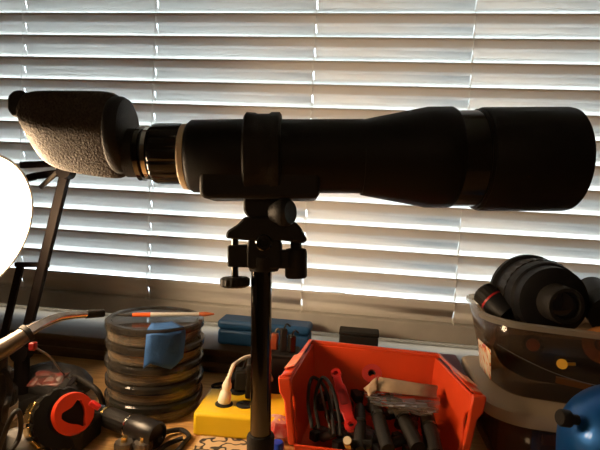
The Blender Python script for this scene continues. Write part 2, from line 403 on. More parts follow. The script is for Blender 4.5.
obj('pole', lathe(foot, ax, [(0, 0), (0, .0108), ((top-foot).length, .0108), ((top-foot).length, 0)], 40), M_darkchrome, stand)
t0 = (S(260.5, 434)-foot).length
obj('pole_collar', lathe(foot, ax, [(t0-.05, 0), (t0-.05, .0135), (t0-.003, .0145), (t0, .0135), (t0, 0)], 40), M_blackm, stand)
obj('base_plate', lathe((foot.x, foot.y, 0), (0, 0, 1), [(0, 0), (0, .05), (.008, .05), (.012, .045), (.014, 0)], 48), M_blackm, stand)

# ---------------------------------------------------------------- desk lamp
LD = .56; lu = LD/F; R_ = 77*lu
lc = atd(-29, 226, LD); n = V((math.cos(math.radians(-4)), math.sin(math.radians(-4)), -.22)).normalized()
lampbase = atz(30, 385, 0)
lamp = thing('desk_lamp', (lampbase.x, lampbase.y, 0), 'lit swing-arm desk lamp with glaring white face at left edge', 'lamp')
sh = lathe(lc, n, [(-.085, 0), (-.085, .018), (-.06, .030), (-.045, .055), (-.022, R_*.93), (.004, R_), (.004, R_-.003), (-.02, R_*.90), (-.042, .052), (-.058, .027), (-.058, 0)], 48, close=False)
obj('lamp_shade', sh, mat('lamp_shade_enamel', (.5, .48, .44), .4), lamp)
M_dif = bpy.data.materials.new('lit_diffuser'); M_dif.use_nodes = True
nt = M_dif.node_tree; nt.nodes.remove(nt.nodes['Principled BSDF']); em = nt.nodes.new('ShaderNodeEmission')
em.inputs[0].default_value = (1, .70, .42, 1); em.inputs[1].default_value = LAMP_POWER; nt.links.new(em.outputs[0], nt.nodes['Material Output'].inputs[0])
lab(obj('diffuser', lathe(lc, n, [(0, 0), (0, R_-.004), (.004, R_-.006), (.010, R_*.6), (.012, 0)], 48), M_dif, lamp), 'glowing white lamp face')
j1 = atd(66, 172, .66); j0 = atd(22, 352, .70); j2 = lc-n*.08
def bar(a, b, w_, name, m=M_bronze):
    a = V(a); b = V(b); X = (b-a).normalized(); Y = X.cross(FW).normalized(); Z = X.cross(Y)
    return obj(name, box((a+b)/2, ((b-a).length, w_, w_*.8), axes=(X, Y, Z)), m, lamp, bev=.001)
bar(j0, j1, .0125, 'lower_arm'); off = RT*-.032
bar(j0+off+UP*.00, j0+off+(j1-j0)*.50, .009, 'parallel_arm')
c1 = j0+(j1-j0)*.5
bar(c1+off*1.25, c1-off*.25, .007, 'cross_link')
bar(j1, atd(36, 176, .66), .009, 'upper_arm'); bar(j1+UP*.012, atd(20, 165, .62), .008, 'upper_arm'); bar(atd(36, 176, .66), j2, .009, 'upper_arm')
bar(atd(63, 167, .66), atd(40, 188, .655), .006, 'tension_rod', M_steel)
obj('joint', lathe(j1-FW*.009, FW, [(0, 0), (0, .010), (.018, .010), (.018, 0)], 20), M_bronze, lamp)
obj('joint', lathe(j0-FW*.010, FW, [(0, 0), (0, .013), (.02, .013), (.02, 0)], 20), M_bronze, lamp)
jb = V((j0.x, j0.y, 0))
obj('post', lathe(jb, (0, 0, 1), [(0, 0), (0, .012), (j0.z, .010), (j0.z, 0)], 20), M_bronze, lamp)
obj('lamp_base', lathe(jb, (0, 0, 1), [(0, 0), (0, .034), (.012, .034), (.02, .028), (.022, 0)], 36), M_blackm, lamp)

# ---------------------------------------------------------------- bent steel tube tool
tl = thing('bent_tube_tool', atd(-60, 400, .53), 'bent metal tube tool with a black rubber grip above the left clutter', 'tool')
hp = [atd(-90, 402, .52), atd(-40, 368, .53), atd(0, 350, .55), atd(26, 334, .565)]
obj('grip', tube(hp, lambda t: .0145-.005*t, 20), M_handle, tl)
obj('ferrule', tube([atd(24, 335, .563), atd(28, 332, .567)], .0108, 20, smooth=False), M_blackm, tl)
obj('tube_shaft', tube([atd(27, 332, .566), atd(40, 325, .585), atd(60, 317, .61), atd(82, 314.5, .635), atd(102, 313, .66)], lambda t: .0072-.0024*min(1, t*1.4), 18), M_brasst, tl)
obj('tube_tip', tube([atd(86, 314.3, .64), atd(103, 313, .661)], .0056, 18, smooth=False), M_blackm, tl)
obj('trigger', box(atd(33, 346, .56), (.008, .008, .010), axes=(RT, FW, UP)), mat('deep_red', (.25, .012, .01), .4), tl, bev=.002); lab(tl.children[-1], 'red trigger under the tube')
# stand that carries the tool: a small post below the grip
obj('support_leg', lathe(V((atd(2, 352, .552).x, atd(2, 352, .552).y, 0)), (0, 0, 1), [(0, 0), (0, .03), (.006, .03), (.008, .006), (atd(2, 352, .552).z-.006, .006), (atd(2, 352, .552).z-.006, 0)], 20), M_blackm, tl)

# ---------------------------------------------------------------- stack of round containers
sx, sy_ = -.302, -.238; RC = .0695; HC = .0272
lbl = ['bottom', 'second from bottom', 'middle', 'second from top', 'top']
gcol = [(.10, .16, .05), (.34, .22, .05), (.26, .2, .12), (.38, .26, .06), (.12, .1, .08)]
for i in range(5):
    z = i*HC; ox = sx+random.uniform(-.0015, .0015)
    t = thing('round_container', (ox, sy_, z), f'clear round plastic container, {lbl[i]} of the stack of five', 'container', 'stack of round clear containers')
    c = (ox, sy_, z)
    obj('body', lathe(c, (0, 0, 1), [(.0005, 0), (.0005, RC-.003), (.002, RC-.0015), (HC*.62, RC), (HC*.62, RC-.0018), (.0025, RC-.0032), (.0022, 0)], 64, close=False), M_contain, t)
    lid = obj('lid', lathe(c, (0, 0, 1), [(HC*.60, RC+.0006), (HC*.60, RC+.0024), (HC*.90, RC+.0024), (HC*.97, RC), (HC*.97, RC-.006), (HC*.90, RC-.008), (HC*.90, 0)], 64, close=False),
              clear_plastic('smoky_lid_plastic_%d' % i, (.18, .16, .13), .05, rough=.1), t)
    # contents: rings of coiled material
    bm = bmesh.new()
    for k in range(3): lathe(c, (0, 0, 1), [(.004+k*.004, RC*.35), (.004+k*.004, RC*.93), (.007+k*.004, RC*.93), (.007+k*.004, RC*.35), (.004+k*.004, RC*.35)], 40, bm, close=False)
    obj('contents', bm, mat('container_fill_%d' % i, gcol[i], .5, var=.5, vscale=60), t)
ST = V((sx, sy_, 5*HC))
# blue tape over the front edge
def cyl(a, z, r=RC+.0032): return V((sx+r*math.sin(a), sy_-r*math.cos(a), z))
bm = bmesh.new(); g = []
for j in range(12):
    row = []
    for i in range(7):
        a = -.02+.058*i+.10*0
        a = .24+(.76)*i/6
        if j < 4:
            rr = RC*(.55+.12*j)+.004*(j == 3); p = V((sx+rr*math.sin(a), sy_-rr*math.cos(a), 5*HC+.0008-.0004*j))
        else:
            zz = 5*HC-.001-(j-3)*.0066*(1, .86, .92, 1.0, 1.06, .95, .80)[i]; a2 = a-.01*(j-4)*.5
            p = cyl(a2, zz, RC+.0036+.0005*math.sin(i*2.3+j))
        row.append(bm.verts.new(p))
    g.append(row)
for j in range(11):
    for i in range(6): bm.faces.new((g[j][i], g[j][i+1], g[j+1][i+1], g[j+1][i]))
tag(obj('masking_tape', bm, M_tape, base=cyl(.62, 5*HC-.03), solid=.0004), 'piece of blue masking tape stuck over the front of the container stack', 'tape')
# paint brush on the stack
brz = 5*HC+.004; a = atz(108, 314, brz); b2 = atz(216, 313, brz)
a = V((-.345, -.262, brz)); 
bd = (atz(214, 314, brz)-atz(116, 315, brz)).normalized(); p0 = atz(116, 315, brz+.001); LB = (atz(214, 314, brz)-p0).length
br = thing('paint_brush', p0, 'thin paint brush lying across the top of the container stack', 'brush')
obj('handle', lathe(p0, bd, [(0, 0), (0, .0014), (LB*.16, .0030), (LB*.16, 0)], 14), M_blackm, br)
lab(obj('lacquer_band', lathe(p0, bd, [(LB*.16, 0), (LB*.16, .0031), (LB*.34, .0035), (LB*.34, 0)], 14), mat('orange_red_lacquer', (.6, .10, .02), .2, coat=.6), br), 'orange-red lacquered band')
obj('ferrule', lathe(p0, bd, [(LB*.34, 0), (LB*.34, .0036), (LB*.5, .0032), (LB*.86, .0028), (LB*.86, 0)], 14), mat('pale_ferrule', (.6, .56, .5), .3, metal=.4), br)
obj('bristles', lathe(p0, bd, [(LB*.82, 0), (LB*.82, .0026), (LB*.9, .0036), (LB*1.0, .0012), (LB*1.0, 0)], 14), mat('red_brown_bristle', (.4, .1, .03), .7), br)

# ---------------------------------------------------------------- blue case and black box on the sill
c0 = V((-.172, -.042, .045))
bc = thing('blue_case', c0, 'long dark blue plastic case lying on the window sill', 'case')
obj('case_body', bx(-.258, -.086, -.068, -.018, .0455, .075), M_blue, bc, bev=.006, seg=3)
obj('case_lid', bx(-.259, -.085, -.069, -.017, .0756, .092), M_blue, bc, bev=.006, seg=3)
obj('latch', bx(-.185, -.160, -.0715, -.0688, .068, .082), M_blue, bc, bev=.001)
bb = thing('black_box', (.003, -.045, .045), 'small black box on the sill behind the orange bin', 'box')
obj('box_body', bx(-.032, .038, -.065, -.028, .0455, .083), M_blackm, bb, bev=.002)
obj('box_lid', bx(-.033, .039, -.066, -.027, .0832, .090), M_blackm, bb, bev=.002)

# ---------------------------------------------------------------- yellow power box
yb0 = atz(192, 436, 0); ang = math.radians(3); X = V((math.cos(ang), math.sin(ang), 0)); Y = V((-math.sin(ang), math.cos(ang), 0)); Z = V((0, 0, 1))
YW, YD, YH = .125, .085, .033; yc = yb0+X*(YW/2)+Y*(YD/2)
yb = thing('power_box', (yc.x, yc.y, 0), 'yellow metal power outlet box on the desk with a white plug in it', 'power strip')
obj('housing', box(yc+Z*(YH/2), (YW, YD, YH), ang), M_yellow, yb, bev=.005, seg=3)
def on(px_, py_): return atz(px_, py_, YH)
for q in ((224, 404), (245, 405), (238, 392)):
    so = on(*q); f = obj('socket', lathe(V((so.x, so.y, YH-.001)), Z, [(0, 0), (0, .0125), (.002, .0125), (.003, .011), (.003, 0)], 28), M_blackm, yb)
    for dx in (-.004, .004): obj('slot', box(V((so.x+dx, so.y, YH+.0021)), (.0012, .006, .0006), ang), M_blackg, f)
so = on(224, 404); pg = thing('white_plug', (so.x, so.y, YH+.002), 'white plug with white cable standing in the yellow power box', 'plug')
M_plug = mat('white_plug_plastic', (.82, .76, .62), .4)
obj('plug_body', lathe((so.x, so.y, YH+.0025), (0.12, .05, 1), [(0, 0), (0, .0085), (.002, .0095), (.014, .0080), (.018, .0055), (.022, .0068), (.027, .0062), (.030, .0045), (.036, .0035), (.036, 0)], 24), M_plug, pg)
pt = V((so.x, so.y, YH+.036))+V((.0045, .002, 0))
obj('cable', tube([pt, pt+V((.004, .005, .016)), atd(236, 363, .70), atd(247, 357, .72), atd(262, 358, .74), atd(272, 380, .76), atz(276, 386, .003)], .0028, 10), M_plug, pg)
# black adapters behind
ad = thing('black_adapter', (-.2, -.17, 0), 'black power adapter lying behind the yellow box beside the container stack', 'adapter')
a0 = atz(222, 392, 0)
obj('adapter_body', box((-.175, -.165, .0145), (.062, .04, .028), .1), M_blackm, ad, bev=.004); obj('adapter_lead', tube([(-.205, -.168, .014), (-.225, -.17, .006), (-.235, -.15, .003), (-.2, -.12, .003)], .0022, 8), M_blackm, ad)
so3 = on(238, 392); ad2 = thing('wall_wart', (so3.x, so3.y, YH+.003), 'black plug adapter standing in the yellow box behind the white plug', 'adapter')
obj('adapter_body', box((so3.x+.004, so3.y+.004, YH+.019), (.020, .022, .030), .2), M_blackm, ad2, bev=.003)
obj('cord', tube([(so3.x+.004, so3.y+.004, YH+.034), (so3.x+.01, so3.y+.02, YH+.045), (so3.x+.03, so3.y+.05, .03), (so3.x+.04, so3.y+.07, .003)], .002, 8), M_blackm, ad2)
so4 = on(254, 396); ad3 = thing('wall_wart', (so4.x, so4.y, YH), 'tall black adapter on the yellow box next to the steel pole', 'adapter')
obj('adapter_body', box((so4.x, so4.y, YH+.027), (.026, .03, .052), .2), M_blackm, ad3, bev=.003)
obj('label_strip', box((so4.x-.006, so4.y-.0155, YH+.03), (.008, .0008, .02), .2), M_blackg, ad3)
# doodled paper
def doodle():
    m = bpy.data.materials.new('doodled_paper'); m.use_nodes = True; nt = m.node_tree; b = nt.nodes['Principled BSDF']; b.inputs['Roughness'].default_value = .8
    tc = nt.nodes.new('ShaderNodeTexCoord'); n = nt.nodes.new('ShaderNodeTexNoise'); n.inputs['Scale'].default_value = 55; n.inputs['Detail'].default_value = 1
    r = nt.nodes.new('ShaderNodeValToRGB'); e = r.color_ramp.elements; e[0].position = .44; e[0].color = (.62, .45, .26, 1); e[1].position = .47; e[1].color = (.03, .02, .015, 1)
    e2 = e.new(.53); e2.color = (.03, .02, .015, 1); e3 = e.new(.56); e3.color = (.62, .45, .26, 1)
    nt.links.new(tc.outputs['Object'], n.inputs['Vector']); nt.links.new(n.outputs['Fac'], r.inputs[0]); nt.links.new(r.outputs[0], b.inputs['Base Color']); return m
pp = atz(230, 444, 0)
tag(obj('printed_paper', box((pp.x, pp.y+.0, .0008), (.085, .05, .0012), .05), doodle(), base=(pp.x, pp.y, 0)), 'paper with black squiggle print in front of the yellow power box', 'paper')

# ---------------------------------------------------------------- flashlight
f0, f1 = atz(92, 411, .018), atz(158, 436, .018); fd = (f1-f0).normalized(); FL = (f1-f0).length
fl = thing('flashlight', ((f0+f1)/2-Z*.018), 'black metal flashlight lying in front of the container stack', 'flashlight')
obj('tail', lathe(f0, fd, [(0, 0), (0, .010), (.004, .0125), (FL*.22, .0125), (FL*.24, .0105), (FL*.24, 0)], 32), M_blackg, fl)
obj('ring', lathe(f0, fd, [(FL*.22, 0), (FL*.22, .0128), (FL*.25, .0128), (FL*.25, 0)], 32), M_brass, fl); lab(fl.children[-1], 'brass-coloured ring')
obj('grip', lathe(f0, fd, [(FL*.25, 0), (FL*.25, .0125), (FL*.3, .0135), (FL*.6, .0135), (FL*.6, 0)], 48, rmod=lambda k, t: 1 if k % 3 else .96), M_blackm, fl)
obj('ring', lathe(f0, fd, [(FL*.6, 0), (FL*.6, .0145), (FL*.625, .0145), (FL*.625, 0)], 32), M_chrome, fl)
obj('head', lathe(f0, fd, [(FL*.62, 0), (FL*.62, .0145), (FL*.7, .0165), (FL*.98, .017), (FL, .0155), (FL, .0140), (FL*.97, .0135), (FL*.97, 0)], 40), M_satin, fl)
sp0 = atz(162, 434, .008)
st = tube([f1+fd*.004-Z*.004, sp0, atz(170, 431, .006), atz(182, 430, .005), atz(189, 436, .005), atz(184, 443, .004), atz(176, 452, .004), atz(160, 460, .004), atz(158, 452, .004), atz(168, 444, .004), atz(183, 438, .010)], .0032, 10)
tag(obj('wrist_strap', st, M_blackm, base=(sp0.x, sp0.y, 0)), 'black cord wrist strap looped on the desk beside the yellow box', 'strap')

# knurled nuts (small wing knob) at the bottom edge
for k, (qx, qy) in enumerate(((124, 446), (143, 446))):
    q = atz(qx, qy, .008); nt_ = thing('knurled_knob', (q.x, q.y, 0), ('left' if k == 0 else 'right')+' of the two small knurled metal knobs in front of the flashlight', 'knob', 'knurled knobs by the flashlight')
    obj('grip_wheel', lathe((q.x, q.y, 0), Z, [(0, 0), (0, .011), (.002, .012), (.012, .012), (.014, .011), (.014, 0)], 48, rmod=lambda k_, t: 1 if k_ % 4 < 2 else .92), M_steel, nt_)
    obj('threaded_stem', lathe((q.x, q.y, .014), Z, [(0, 0), (0, .004), (.006, .004), (.006, 0)], 16), M_brass, nt_)

# ---------------------------------------------------------------- head lamp with orange-red ring face
hc = atd(66, 418, .59); hn = (CAM-hc).normalized(); hn = (hn+RT*.45+UP*.10).normalized()
hl = thing('round_work_light', (hc.x, hc.y, 0), 'round black ribbed gadget with orange-red ring face left of the flashlight', 'light')
ribs = lambda k, t: 1 if k % 6 < 4 else .95
obj('body', lathe(hc-hn*.055, hn, [(0, 0), (0, .022), (.01, .032), (.02, .037), (.045, .0385), (.05, .036), (.052, 0)], 72, rmod=ribs), M_blackg, hl)
ax_, hu, hv = basis(hn)
# orange face: ring with a triangular window
bm = bmesh.new(); N = 48; R1 = []; R2 = []; R3 = []
for k in range(N):
    a = 2*math.pi*k/N; tri = .5/max(math.cos(((a-1.2) % (2*math.pi/3))-math.pi/3), .5)
    d = RT*math.cos(a)*1.0+UP*math.sin(a); d = (d-hn*d.dot(hn)).normalized()
    fc = hc+RT*.010+UP*.006; R1.append(bm.verts.new(fc+hn*-.004+d*.0255)); R2.append(bm.verts.new(fc+hn*.003+d*.0235)); R3.append(bm.verts.new(fc+hn*.003+d*min(.0215*tri*1.0, .0175)+RT*.002-UP*.002))
R4 = [bm.verts.new(v.co-hn*.008) for v in R3]
for A, B in ((R1, R2), (R2, R3), (R3, R4)):
    for k in range(N): bm.faces.new((A[k], A[(k+1) % N], B[(k+1) % N], B[k]))
lab(obj('ring_face', bm, mat('orange_red_face', (.62, .045, .012), .4), hl), 'orange-red ring with a dark triangular opening')
obj('dark_window', lathe(hc+RT*.010+UP*.006-hn*.006, hn, [(0, 0), (0, .020), (.002, .020), (.004, .01), (.004, 0)], 24), M_blackm, hl)
obj('release_button', box(atd(95, 405, .595), (.014, .008, .006), axes=((RT-UP*.7).normalized(), FW, (UP+RT*.7).normalized())), M_red, hl, bev=.0015)
obj('stand_foot', bx(hc.x-.025, hc.x+.02, hc.y-.0, hc.y+.05, 0, .03), M_blackm, hl, bev=.004)
# brass coloured rim plates on its left side
for k in range(5):
    a = math.radians(165+k*17); d = RT*math.cos(a)+UP*math.sin(a); d = (d-hn*d.dot(hn)).normalized()
    obj('rim_fin', box(hc-hn*.02+d*.0385, (.0032, .012, .022), axes=(d, hn.cross(d).normalized(), hn)), M_brass, hl, bev=.001)

# ---------------------------------------------------------------- clutter at lower left
ct = obj('zip_pouch', blob(atz(48, 400, .0)+V((0, .01, .026)), (.065, .040, .026), rough=.10, seg=20), mat('black_nylon', (.015, .013, .012), .7, bump=.5), base=atz(52, 412, 0), sub=1)
tag(ct, 'soft black pouch slumped behind the orange-faced gadget', 'pouch')
q = atz(45, 392, .045)
pk = thing('red_foil_packet', (q.x, q.y, .045), 'crumpled dark red packet lying on the black pouch', 'packet')
obj('wrapper', sheet([q+V((-.02, -.01, .010)), q+V((.024, -.006, .012)), q+V((.022, .02, .022)), q+V((-.022, .018, .02))], 8, 5, .0022, 3), mat('dark_red_foil', (.13, .018, .01), .5, col2=(.025, .014, .01), vscale=70), pk, solid=.0008, sharp=15)
obj('seal', box(q+V((.027, .019, .010)), (.006, .03, .002), .3), M_bronze, pk)
def cable(name, label, pts, r=.0028, m=M_blackm):
    o = obj(name, tube(pts, r, 10), m, base=pts[0] if isinstance(pts[0], V) else V(pts[0])); tag(o, label, 'cable'); return o
cable('looped_cable', 'black cable in a tall loop at the bottom left corner', [atd(-5, 460, .50), atd(10, 420, .50), atd(18, 411, .51), atd(21, 425, .52), atd(18, 440, .52), atd(8, 455, .51), atz(2, 470, .003)], .0026)
cable('black_cable', 'thick black cable arching from the pouch to the container stack', [atz(72, 386, .006), atd(74, 377, .71), atd(84, 381, .70), atd(98, 392, .69), atz(104, 408, .005)], .0042)
cable('grey_wire', 'thin grey wire running down from the red trigger', [atd(36, 348, .565), atd(50, 357, .60), atd(62, 372, .66), atd(72, 380, .69), atz(84, 390, .003)], .0013, M_grey)
cable('black_cable', 'black cable curving down from the glass jar at left edge', [atd(-6, 378, .55), atd(4, 371, .55), atd(9, 380, .55), atd(9, 396, .55), atd(5, 412, .54), atz(3, 440, .003)], .0034)
# dark mug/jar at the edge with label
jc = atz(-10, 432, 0)
jr = thing('dark_glass_jar', (jc.x, jc.y, 0), 'dark glass jar with pale label cut by the left edge', 'jar')
obj('glass', lathe(jc, Z, [(0, 0), (0, .028), (.004, .031), (.055, .031), (.064, .024), (.070, .024), (.070, .022), (.004, .022), (.004, 0)], 36, close=False), M_blackg, jr)
obj('lid', lathe(jc+Z*.070, Z, [(0, 0), (0, .026), (.010, .026), (.012, .024), (.012, 0)], 36), M_blackm, jr)
obj('paper_label', lathe(jc, Z, [(.018, .0312), (.038, .0312), (.038, .0316), (.018, .0316), (.018, .0312)], 36, close=False), mat('grey_label', (.38, .36, .33), .7), jr)
gq = atz(24, 440, .012)
tag(obj('grey_cloth', blob(gq, (.03, .02, .013), rough=.18, seg=16), M_grey, base=(gq.x, gq.y, 0), sub=1), 'crumpled grey cloth at the bottom left beside the cable loop', 'cloth')

# ---------------------------------------------------------------- dark tool cup & wrapper left of the bin
cc = V((-.118, -.165, 0))
cup = thing('tool_cup', cc, 'dark square cup between the steel pole and the orange bin', 'container')
obj('wall', ext(round_poly([(-.024, -.024), (.024, -.024), (.024, .024), (-.024, .024)], .005), cc, V((1, 0, 0)), V((0, 1, 0)), Z, 0, .074), M_blackm, cup, bev=.001)
obj('rim', ext(round_poly([(-.026, -.026), (.026, -.026), (.026, .026), (-.026, .026)], .006), cc, V((1, 0, 0)), V((0, 1, 0)), Z, .0742, .079), M_blackm, cup, bev=.001)
for k, (dx, dz, mm, l2) in enumerate(((-.014, .026, M_kbrown, 'bronze coloured clip standing in the dark tool cup, leftmost'), (.001, .036, M_blackm, 'black bulldog clip standing in the dark tool cup, middle'), (.015, .028, M_blackg, 'glossy black clip standing in the dark tool cup, rightmost'))):
    p = cc+V((dx, -.004*k, .079)); t = thing('clip', p, l2, 'clip', 'clips in the dark cup')
    obj('jaw', box(p+Z*(dz/2), (.011, .012, dz), .3*k), mm, t, bev=.002)
    obj('lever', tube([p+Z*dz, p+V((.004, 0, dz+.008)), p+V((.010, .002, dz+.004))], .0014, 8), M_steel if k == 0 else mm, t)
wq = atz(280, 432, .012)
cw = obj('candy_wrapper', blob(wq+Z*.006, (.022, .016, .018), rough=.2, seg=14), mat('red_white_wrapper', (.62, .5, .42), .35, col2=(.5, .03, .03), vscale=55), base=(wq.x, wq.y, 0))
tag(cw, 'crumpled red and white wrapper between the steel pole and the orange bin', 'wrapper')
bq = atz(279, 440, .01); tag(obj('blue_cap', lathe((bq.x, bq.y-.012, 0), Z, [(0, 0), (0, .009), (.012, .0085), (.014, .007), (.014, 0)], 24), mat('royal_blue', (.02, .06, .5), .3), base=(bq.x, bq.y-.012, 0)), 'small royal blue plastic cap in front of the red and white wrapper', 'bead')  # small blue plastic cap by the wrapper

# ---------------------------------------------------------------- orange stacking bin
HB = .10
FLt, FRt, BLt, BRt = V((-.083, -.330, HB)), V((.146, -.325, HB)), V((-.070, -.185, HB)), V((.120, -.195, HB))
FLb, FRb, BLb, BRb = V((-.070, -.325, .002)), V((.132, -.325, .002)), V((-.062, -.195, .002)), V((.112, -.203, .002))
bn = thing('stacking_bin', (.03, -.26, 0), 'open-front orange-red plastic bin full of dark tools', 'bin')
def quadwall(a, b, c, d, th, name, m=M_orange):   # a,b bottom; c,d top (c above b)
    nrm = (b-a).cross(d-a).normalized()*th; bm = bmesh.new()
    A = [bm.verts.new(p) for p in (a, b, c, d)]; B = [bm.verts.new(p+nrm) for p in (a, b, c, d)]
    bm.faces.new(A); bm.faces.new(B)
    for i in range(4): bm.faces.new((A[i], A[(i+1) % 4], B[(i+1) % 4], B[i]))
    return obj(name, bm, m, bn, bev=.0012)
quadwall(BLb, BRb, BRt, BLt, .003, 'back_panel')
def sidewall(fb, bb_, ft, bt, name, s):
    # profile: along f->b (0..1) and height; notch in the front edge
    prof = [(0, 0), (1, 0), (1, 1), (.62, 1), (.02, .985), (-.03, .93), (-.02, .80), (.05, .72), (.06, .60), (0, .45)]
    bm = bmesh.new(); out = []
    for uu, vv in prof:
        out.append(fb.lerp(bb_, uu).lerp(ft.lerp(bt, uu), vv))
    nrm = V((s*.004, 0, 0)); A = [bm.verts.new(p) for p in out]; B = [bm.verts.new(p+nrm) for p in out]; n = len(out)
    bm.faces.new(A); bm.faces.new(B)
    for i in range(n): bm.faces.new((A[i], A[(i+1) % n], B[(i+1) % n], B[i]))
    return obj(name, bm, M_orange, bn, bev=.0012)
sidewall(FLb, BLb, FLt, BLt, 'side_panel', 1); sidewall(FRb, BRb, FRt, BRt, 'side_panel', -1)
quadwall(FLb, FRb, FRb+V((.002, -.004, .012)), FLb+V((-.002, -.004, .012)), .003, 'front_lip')
obj('bin_floor', ext([(FLb.x, FLb.y), (FRb.x, FRb.y), (BRb.x, BRb.y), (BLb.x, BLb.y)], V((0, 0, 0)), V((1, 0, 0)), V((0, 1, 0)), Z, .0, .004), M_orange, bn)
# rolled front posts and top flanges
def post(ft, fb, s):
    bm = bmesh.new(); pts = [(ft, .013), (fb.lerp(ft, .80), .013), (fb.lerp(ft, .70), .008), (fb.lerp(ft, .45), .008), (fb.lerp(ft, .1), .0075)]
    rings = []
    for p, w_ in pts:
        rings.append([bm.verts.new(p+V((s*dx*w_, dy, 0))) for dx, dy in ((-1, -.006), (.25, -.006), (.25, .004), (-1, .004))])
    for A, B in zip(rings, rings[1:]):
        for k in range(4): bm.faces.new((A[k], A[(k+1) % 4], B[(k+1) % 4], B[k]))
    bm.faces.new(rings[0]); bm.faces.new(rings[-1]); return obj('front_post', bm, M_orange, bn, bev=.002)
post(FLt, FLb, 1); post(FRt, FRb, -1)
def flange(f_, b_, s):
    bm = bmesh.new(); o = []
    for p, w_, dz in ((f_, .014, 0), (f_.lerp(b_, .45), .014, .001), (f_.lerp(b_, .6), .008, .003), (b_, .008, .003)):
        o.append([bm.verts.new(p+V((s*x, 0, dz+z))) for x, z in ((-w_*.7, -.002), (w_*.3, .002), (w_*.3, .005), (-w_*.7, .002))])
    for A, B in zip(o, o[1:]):
        for k in range(4): bm.faces.new((A[k], A[(k+1) % 4], B[(k+1) % 4], B[k]))
    bm.faces.new(o[0]); bm.faces.new(o[-1]); return obj('top_flange', bm, M_orange, bn, bev=.0015)
flange(FLt, BLt, 1); flange(FRt, BRt, -1)
obj('back_rim', tube([BLt+V((-.004, .002, .002)), BRt+V((.004, .002, .002))], .004, 10, smooth=False), M_orange, bn)
for f_, b_, s in ((FLt, BLt, 1), (FRt, BRt, -1)):
    mid = f_.lerp(b_, .30 if s == 1 else .25)
    lab(obj('worn_patch', box(mid+V((-s*.003, 0, .0068)), (.015, .055 if s == 1 else .03, .0008), axes=(V((1, 0, s*.4)).normalized(), (b_-f_).normalized(), V((-s*.4, 0, 1)).normalized())), M_scuff, bn), 'pale scuffed strip on the rim')

# things in the bin
def bar_thing(name, label, cat, a, b, r, m, group=None, extra=None):
    a = V(a); b = V(b); d = (b-a).normalized(); L = (b-a).length
    t = thing(name, a.lerp(b, .5), label, cat, group); return t, a, d, L
# red tool handle with two holes
a, b = atd(336, 374, .665), atd(351, 425, .60)
rh = thing('red_tool_handle', b, 'flat red handle with a round hole at each end leaning in the orange bin', 'tool')
X = (b-a).normalized(); Yf = (CAM-a).normalized(); Yf = (Yf-X*Yf.dot(X)).normalized(); Zs = X.cross(Yf); L = (b-a).length
def ringplate(c, ro, ri, th, bm):
    A = []; N = 20
    for rr, hh in ((ro, -th), (ro, th), (ri, th), (ri, -th)):
        A.append([bm.verts.new(c+(X*math.cos(2*math.pi*k/N)+Zs*math.sin(2*math.pi*k/N))*rr+Yf*hh) for k in range(N)])
    for i in range(4):
        P_, Q_ = A[i], A[(i+1) % 4]
        for k in range(N): bm.faces.new((P_[k], P_[(k+1) % N], Q_[(k+1) % N], Q_[k]))
for c_, ro, ri in ((a, .0075, .0034), (b, .0085, .0036)):
    bm = bmesh.new(); ringplate(c_, ro, ri, .0025, bm); obj('end_ring', bm, M_red, rh)
obj('shaft', ext([(.006, -.0055), (.02, -.0055), (.022, -.0075), (L-.022, -.0085), (L-.018, -.007), (L-.006, -.0065), (L-.006, .0065), (L-.018, .007), (L-.022, .0085), (.022, .0075), (.02, .0055), (.006, .0055)], a, X, Zs, Yf, -.003, .003), M_red, rh, bev=.001)
obj('raised_panel', ext(round_poly([(.028, -.004), (L-.028, -.005), (L-.028, .005), (.028, .004)], .003), a, X, Zs, Yf, .003, .0038), mat('darker_red', (.42, .015, .012), .5, var=.4, vscale=200), rh)
# black tools: fill of the bin
items = [((318, 378, .68), (330, 428, .60), .0016, M_steel, 'steel_rod', 'thin steel rod hanging at the left inside the orange bin', 'rod'),
         ((330, 388, .66), (334, 425, .60), .0018, M_steel, 'steel_rod', 'short bright steel rod beside the red handle, on its left', 'rod'),
         ((372, 395, .66), (388, 450, .56), .008, M_blackm, 'black_pliers_handle', 'thick black rubber tool handle right of the red handle', 'tool'),
         ((395, 400, .65), (418, 448, .57), .009, M_blackm, 'black_pliers_handle', 'black rubber handle below the plastic bag, middle of bin', 'tool'),
         ((425, 410, .64), (436, 455, .56), .009, M_blackm, 'black_pliers_handle', 'black rubber handle close to the right wall of the bin', 'tool'),
         ((360, 405, .64), (360, 452, .56), .007, M_blackm, 'black_pliers_handle', 'black handle standing behind the brass capped plug', 'tool')]
for (p, q_, r, m_, nm, l_, c_) in items:
    A = atd(*p); B = atd(*q_); B.z = max(B.z, .012); A.z = max(A.z, .014); d = (B-A).normalized(); LL = (B-A).length
    t = thing(nm, B, l_, c_)
    obj('grip', lathe(A, d, [(0, 0), (0, r*.6), (r, r), (LL*.5, r*1.08), (LL, r), (LL, 0)], 20), m_, t)
    if r > .005:
        obj('end_cap', lathe(A, d, [(-.002, 0), (-.002, r*.4), (.001, r*.62), (.001, 0)], 20), M_blackg, t)
        obj('band', lathe(A, d, [(LL*.4, 0), (LL*.4, r*1.15), (LL*.46, r*1.15), (LL*.46, 0)], 20), M_blackg, t)
